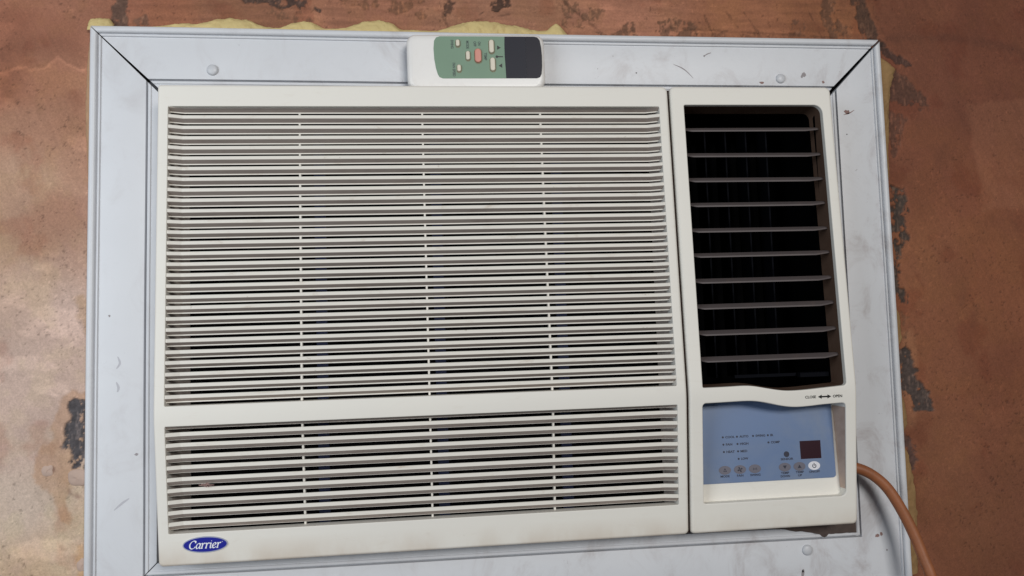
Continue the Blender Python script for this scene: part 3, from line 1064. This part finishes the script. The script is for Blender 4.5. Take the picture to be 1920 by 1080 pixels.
# the toothed bar that swings the vanes
V, F = [], []
tx = np.linspace(272, 301, 40)
for i, x in enumerate(tx):
    h = 1.2 if i % 2 else 0.0
    V += [(x, -28, 158), (x, -28, 161.5 + h), (x, -22, 161.5 + h), (x, -22, 158)]
for i in range(len(tx) - 1):
    for k in range(4):
        F.append((i * 4 + k, i * 4 + (k + 1) % 4, i * 4 + 4 + (k + 1) % 4, i * 4 + 4 + k))
F += [(0, 1, 2, 3), tuple(range(len(V) - 4, len(V)))]
mesh('vane_bar', V, F, 'black', AC)
box('vane_bar', 210, 272, -20, -17, 159, 162, 'black', AC)

# words beside the outlet
lettering('CLOSE', 268.4, 140.75, 'blackink', fascia, front, width=10.6, height=2.6, bold=0.28)
lettering('OPEN', 294.7, 140.65, 'blackink', fascia, front, width=9.2, height=2.6, bold=0.28)
prints('arrow_mark', [[(275.4, 140.6), (279.2, 142.5), (279.2, 141.3), (284.8, 141.3), (284.8, 142.5), (288.6, 140.6), (284.8, 138.7), (284.8, 139.9), (279.2, 139.9), (279.2, 138.7)]], 'blackink', fascia, front)

# control recess: side wall painted tan for shade and grime, back board, blue film, buttons
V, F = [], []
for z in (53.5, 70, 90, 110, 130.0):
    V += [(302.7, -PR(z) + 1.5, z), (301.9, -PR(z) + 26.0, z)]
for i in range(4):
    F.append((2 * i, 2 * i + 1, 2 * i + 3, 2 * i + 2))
mesh('recess_side', V, F, 'shaded_tan', AC, smooth=True)
FL = lambda z: -29.0 - (138.0 - z) / 90.0 * 6.0
floor_s = lambda x, z: FL(z)
mesh('recess_back', [(162, FL(42) + 1.6, 42), (306, FL(42) + 1.6, 42), (306, FL(143) + 1.6, 143), (162, FL(143) + 1.6, 143)], [(0, 1, 2, 3)], 'panel', AC)
film_loop = rrect(166.0, 62.9, 300.6, 138.0, (0.8, 3.0, 3.5, 2.0), 5)
film_loop = [(x - (1.6 * (1 - (z - 62.9) / 75.0) if x > 250 else 0), z) for x, z in film_loop]
film = plate('control_panel', film_loop, 'blue', AC, floor_s, 0.5, -1.0)
fs = lambda x, z: FL(z) + 0.5
ROWS = (104.9, 98.2, 91.4, 84.5)
LEDS = [('COOL', 190.8, 0, 10.0), ('FAN', 190.8, 1, 6.8), ('HEAT', 190.8, 2, 8.8), ('AUTO', 204.6, 0, 9.6), ('HIGH', 204.6, 1, 9.0), ('MED', 204.6, 2, 7.2), ('LOW', 204.6, 3, 7.6), ('SWING', 220.4, 0, 10.4), ('IR', 235.0, 0, 3.2), ('COMP', 235.0, 1, 9.6)]
for s, x, r, w in LEDS:
    z = ROWS[r]
    plate('indicator_light', ellipse(x, z, 0.95, 0.95, 14), 'ink', film, fs, 0.15)
    lettering(s, x + 2.4 + w / 2 * 0.92, z, 'ink', film, fs, width=w * 0.92, height=2.2, bold=0.3)
for s, x, z, w in (('MODE', 190.2, 69.2, 8.8), ('FAN', 204.8, 69.2, 6.2), ('SWING', 219.6, 69.1, 10), ('TEMP', 248.8, 69.4, 8.2), ('DOWN', 248.8, 66.4, 9.2), ('TEMP', 263.4, 69.5, 8.2), ('UP', 263.4, 66.5, 4), ('ON/OFF', 277.9, 69.2, 10.8), ('SENSOR', 251.9, 82.1, 12.4)):
    lettering(s, x, z, 'ink', film, fs, width=w, height=2.1, bold=0.28)
plate('sensor_window', ellipse(251.8, 86.5, 2.7, 2.7, 24), 'ink', film, fs, 0.2)
plate('display_window', [(265.6, 81.3), (286.0, 81.3), (286.4, 98.0), (265.8, 98.0)], 'maroon', film, fs, 0.2)
BZ = 74.7
for i, x in enumerate((190.4, 205.0, 219.6, 249.0, 263.5, 278.1)):
    b = plate('button', ellipse(x, BZ, 5.9, 4.0, 32), 'white_button' if i == 5 else 'grey_button', film, fs, 0.25)
    bs_ = lambda xx, zz: FL(zz) + 0.25
    if i == 5:
        b['label'] = 'white power button'
    ic = []
    if i == 0:
        ic = [[(x - 1.7, BZ - 1.4), (x + 1.7, BZ - 1.4), (x + 1.2, BZ - 0.9), (x - 1.2, BZ - 0.9)], [(x - 1.7, BZ - 1.4), (x - 1.1, BZ - 1.3), (x + 0.2, BZ + 1.5), (x - 0.3, BZ + 1.8)], [(x + 1.7, BZ - 1.4), (x + 0.4, BZ + 1.6), (x - 0.1, BZ + 1.3), (x + 1.0, BZ - 1.2)]]
    elif i == 1:
        for k in range(4):
            a = math.pi / 2 * k + 0.5
            c, s_ = math.cos(a), math.sin(a)
            ic.append([(x + u * c - v * s_, BZ + u * s_ + v * c) for u, v in ((0.2, -0.1), (1.3, -0.9), (2.5, -0.7), (2.7, 0.2), (1.6, 0.6), (0.5, 0.4))])
    elif i == 2:
        ic = [ellipse(x, BZ - 0.2, 0.6, 0.6, 10), [(x - 2, BZ - 1.3), (x - 1.5, BZ - 1.3), (x - 1.1, BZ + 1.0), (x - 1.5, BZ + 1.2)], [(x + 1.5, BZ - 1.3), (x + 2.0, BZ - 1.3), (x + 1.5, BZ + 1.2), (x + 1.1, BZ + 1.0)]]
    elif i == 3:
        ic = [[(x - 1.9, BZ + 1.5), (x, BZ - 1.7), (x + 1.9, BZ + 1.5)]]
    elif i == 4:
        ic = [[(x - 1.9, BZ - 1.5), (x + 1.9, BZ - 1.5), (x, BZ + 1.7)]]
    else:
        o_ = [(x + 2.0 * math.cos(math.radians(a)), BZ - 0.2 + 2.0 * math.sin(math.radians(a))) for a in range(125, 416, 15)]
        i_ = [(x + 1.3 * math.cos(math.radians(a)), BZ - 0.2 + 1.3 * math.sin(math.radians(a))) for a in range(125, 416, 15)]
        ic = [[o_[k], o_[k + 1], i_[k + 1], i_[k]] for k in range(len(o_) - 1)] + [[(x - 0.35, BZ), (x + 0.35, BZ), (x + 0.35, BZ + 2.5), (x - 0.35, BZ + 2.5)]]
    prints('button_symbol', ic, 'ink', film, bs_, 0.1)

# a tuft of brown dust caught on a lower slat
V, F = [], []
dr = random.Random(5)
for k in range(26):
    x, z = -276 + dr.gauss(0, 2.6), 87.6 + dr.gauss(0, 0.5)
    a, l = dr.uniform(-0.6, 0.6), dr.uniform(1.5, 4.0)
    b0 = len(V)
    y = -PR(z) + 3.6 - dr.uniform(0, 1.2)
    V += [(x, y, z), (x + l * math.cos(a), y - 0.5, z + l * math.sin(a) * 0.5), (x + l * math.cos(a), y - 0.3, z + l * math.sin(a) * 0.5 + 0.5), (x, y + 0.1, z + 0.6)]
    F.append((b0, b0 + 1, b0 + 2, b0 + 3))
mesh('dust_tuft', V, F, 'rust', AC)

# badge
bx, bz, brx, brz = -275.2, 37.4, 18.6, 7.0
btilt = math.radians(0.0)
badge = plate('badge', ellipse(bx, bz, brx, brz, 48), 'silver', AC, front, 0.7)
plate('badge_face', ellipse(bx, bz, brx - 0.9, brz - 0.9, 48), 'badge', badge, front, 0.15, 0.7)


def pen(pts, wmin, wmax, nib=math.radians(30), n=7):
    """broad-nib stroke through a smooth line; gives quads"""
    p = [Vector(q) for q in wave(pts, n)]
    quads = []
    prev = None
    for i in range(len(p)):
        d = (p[min(i + 1, len(p) - 1)] - p[max(i - 1, 0)])
        d.normalize()
        ang = math.atan2(d.y, d.x)
        w = (wmin + (wmax - wmin) * abs(math.sin(ang - nib))) / 2
        a, b = p[i] + Vector((-d.y, d.x)) * w, p[i] - Vector((-d.y, d.x)) * w
        if prev:
            quads.append([tuple(prev[0]), tuple(prev[1]), tuple(b), tuple(a)])
        prev = (a, b)
    return quads


GLYPH = {
    'C': (1.28, [[(1.12, 1.12), (1.02, 1.42), (0.72, 1.52), (0.30, 1.28), (0.06, 0.75), (0.20, 0.18), (0.58, -0.02), (0.98, 0.16), (1.14, 0.38)], [(1.16, 1.52), (1.12, 1.30), (1.10, 1.10)]]),
    'a': (0.98, [[(0.74, 0.82), (0.52, 1.0), (0.22, 0.82), (0.06, 0.42), (0.20, 0.02), (0.48, 0.10), (0.72, 0.48), (0.80, 0.82)], [(0.82, 1.0), (0.76, 0.6), (0.70, 0.14), (0.82, 0.0), (0.98, 0.10)]]),
    'r': (0.80, [[(0.02, 0.86), (0.14, 0.98), (0.24, 0.96)], [(0.24, 1.0), (0.22, 0.5), (0.16, 0.0)], [(0.22, 0.55), (0.40, 0.90), (0.58, 1.0), (0.72, 0.88)], [(0.0, 0.02), (0.34, 0.02)]]),
    'i': (0.52, [[(0.02, 0.86), (0.14, 0.98), (0.26, 0.96)], [(0.26, 1.0), (0.20, 0.5), (0.20, 0.10), (0.30, 0.0), (0.44, 0.10)], [(0.20, 1.36), (0.34, 1.42)]]),
    'e': (0.86, [[(0.12, 0.44), (0.50, 0.56), (0.66, 0.80), (0.46, 1.0), (0.20, 0.82), (0.06, 0.42), (0.22, 0.04), (0.50, 0.02), (0.76, 0.24)]]),
}
quads, penx = [], 0.0
for ch in 'Carrier':
    adv, strokes = GLYPH[ch]
    for s in strokes:
        for qd in pen([(penx + x + 0.18 * z, z) for x, z in s], 0.10, 0.27):
            quads.append(qd)
    penx += adv
sc = 26.0 / penx
quads = [[(bx - 13.4 + x * sc, bz - 3.0 + z * sc * 1.0) for x, z in qd] for qd in quads]
quads.append(ellipse(bx + 14.2, bz + 1.9, 0.35, 0.35, 8))
V, F = [], []
for k, qd in enumerate(quads):
    b0 = len(V)
    V += [(x, -PR(z) - 0.95 - 0.0006 * k, z) for x, z in qd]
    F.append(tuple(range(b0, b0 + len(qd))))
mesh('lettering', V, F, 'white', badge)

# ------------------------------------------------------------------ remote control lying along the top of the unit
RM = empty('remote_control', (-31.7, 0, 438.9), 'white remote control with green face and dark display on top of the air conditioner', 'remote control', math.radians(-0.75))
RX0, RX1, RZ0, RZ1 = -97.6, 34.3, 438.9, 494.9
PC = lambda z: 22.0
panel('remote_body', rrect(RX0, RZ0, RX1, RZ1, (13, 13, 9, 9), 9), [], 'remote', RM, PC, 5.0, 20.0, cuts=[446, 452, 458, 464, 470, 476, 482, 488])
rs = lambda x, z: -PC(z)


def bow(x0, x1, z0, z1, bl, br):
    return None


face = [(-69.0, 455.2), (-67.6, 452.6), (-64.5, 451.2)] + [(-4.2, 451.2), (-4.5, 462), (-4.9, 473), (-4.8, 484), (-4.4, 492.0)] + [(-66.0, 492.0), (-69.6, 490.8), (-71.6, 487.6), (-72.3, 480), (-71.9, 470), (-70.6, 461)]
fp = plate('face_plate', face, 'green', RM, rs, 0.35)
disp = [(-4.1, 451.2), (15.6, 451.2), (15.6, 492.0), (-4.3, 492.0), (-4.7, 484), (-4.8, 473), (-4.4, 462)]
d1 = plate('display_screen', disp, 'lcd', RM, rs, 0.35)
bord = [(15.7, 451.2), (25.6, 451.2), (28.6, 452.4), (30.0, 455.4), (30.9, 463), (31.1, 473), (30.6, 482), (29.4, 488.6), (27.2, 491.2), (24.4, 492.0), (15.7, 492.0)]
plate('display_border', bord, 'lcd2', RM, rs, 0.36)
rs2 = lambda x, z: -PC(z) - 0.35


def rbutton(cx, cz, w, h, mat, label=None):
    plate('button_shade_ring', stadium(cx + 0.1, cz - 0.35, w + 1.5, h + 1.7), 'button_shade', fp, rs2, 0.12)  # darker ring set slightly low, painted in as the button's shadow
    b = panel('button', stadium(cx, cz, w, h), [], mat, RM, lambda z: PC(cz) + 2.3, 0.8, 2.2)
    if label:
        b['label'] = label
    return b


rbutton(-49.3, 485.2, 3.6, 6.6, 'btn')
rbutton(-48.8, 460.8, 3.6, 6.6, 'btn')
rbutton(-40.0, 473.0, 3.8, 8.6, 'btn')
rbutton(-30.4, 473.0, 6.2, 13.4, 'redbtn', 'salmon on/off button')
rbutton(-17.3, 482.0, 4.6, 12.8, 'btn')
rbutton(-16.7, 464.6, 4.6, 12.8, 'btn')
R90 = math.radians(-90)
for s, x, z, w in (('SWING', -54.6, 484.2, 8.0), ('FAN SPEED', -53.6, 459.6, 12.6), ('MODE', -40.0, 483.8, 7.4), ('OFF', -33.0, 484.6, 4.8), ('ON', -28.8, 485.0, 3.6), ('TEMP', -23.2, 472.4, 7.2)):
    lettering(s, x, z, 'greyink', fp, rs2, width=w * 1.05, height=2.7, rot=R90, bold=0.34)
prints('arrow_mark', [[(-11.8, 483.2), (-8.4, 481.0), (-11.8, 478.9)]], 'blackink', fp, rs2)
prints('arrow_mark', [[(-7.6, 465.6), (-11.0, 463.4), (-7.6, 461.3)]], 'blackink', fp, rs2)
prints('thermometer_symbol', [ellipse(-12.4, 472.2, 1.25, 1.25, 14), [(-11.6, 471.6), (-6.4, 471.8), (-6.4, 472.6), (-11.6, 472.8)]], 'blackink', fp, rs2)

# ------------------------------------------------------------------ power cable
pts = wave([(296, -13, 72), (314, -16, 72.5), (331, -20, 69), (345, -22, 61), (356.5, -25, 48.2), (367, -29, 27.2), (374.5, -33, 6.2), (379, -38, -13.2), (382, -43, -29.5), (386, -46, -60), (389, -46, -110), (390, -42, -190), (390, -40, -330)], 9)
P3 = [Vector(p) for p in pts]


def tube(P, r, na=18):
    V, F = [], []
    up_ = Vector((0, -1, 0))
    for i, p in enumerate(P):
        d = (P[min(i + 1, len(P) - 1)] - P[max(i - 1, 0)]).normalized()
        a = d.cross(up_).normalized()
        b = a.cross(d).normalized()
        for k in range(na):
            t = 2 * math.pi * k / na
            V.append(p + a * r * math.cos(t) + b * r * math.sin(t))
    for i in range(len(P) - 1):
        for k in range(na):
            F.append((i * na + k, i * na + (k + 1) % na, (i + 1) * na + (k + 1) % na, (i + 1) * na + k))
    F += [tuple(range(na)), tuple(range((len(P) - 1) * na, len(P) * na))]
    return V, F


V, F = tube(P3, 5.2)
cb = mesh('power_cable', V, F, 'cable', None, smooth=True, auto=60)
cb['label'] = 'thick orange brown power cable curving down from behind the air conditioner'
cb['category'] = 'cable'
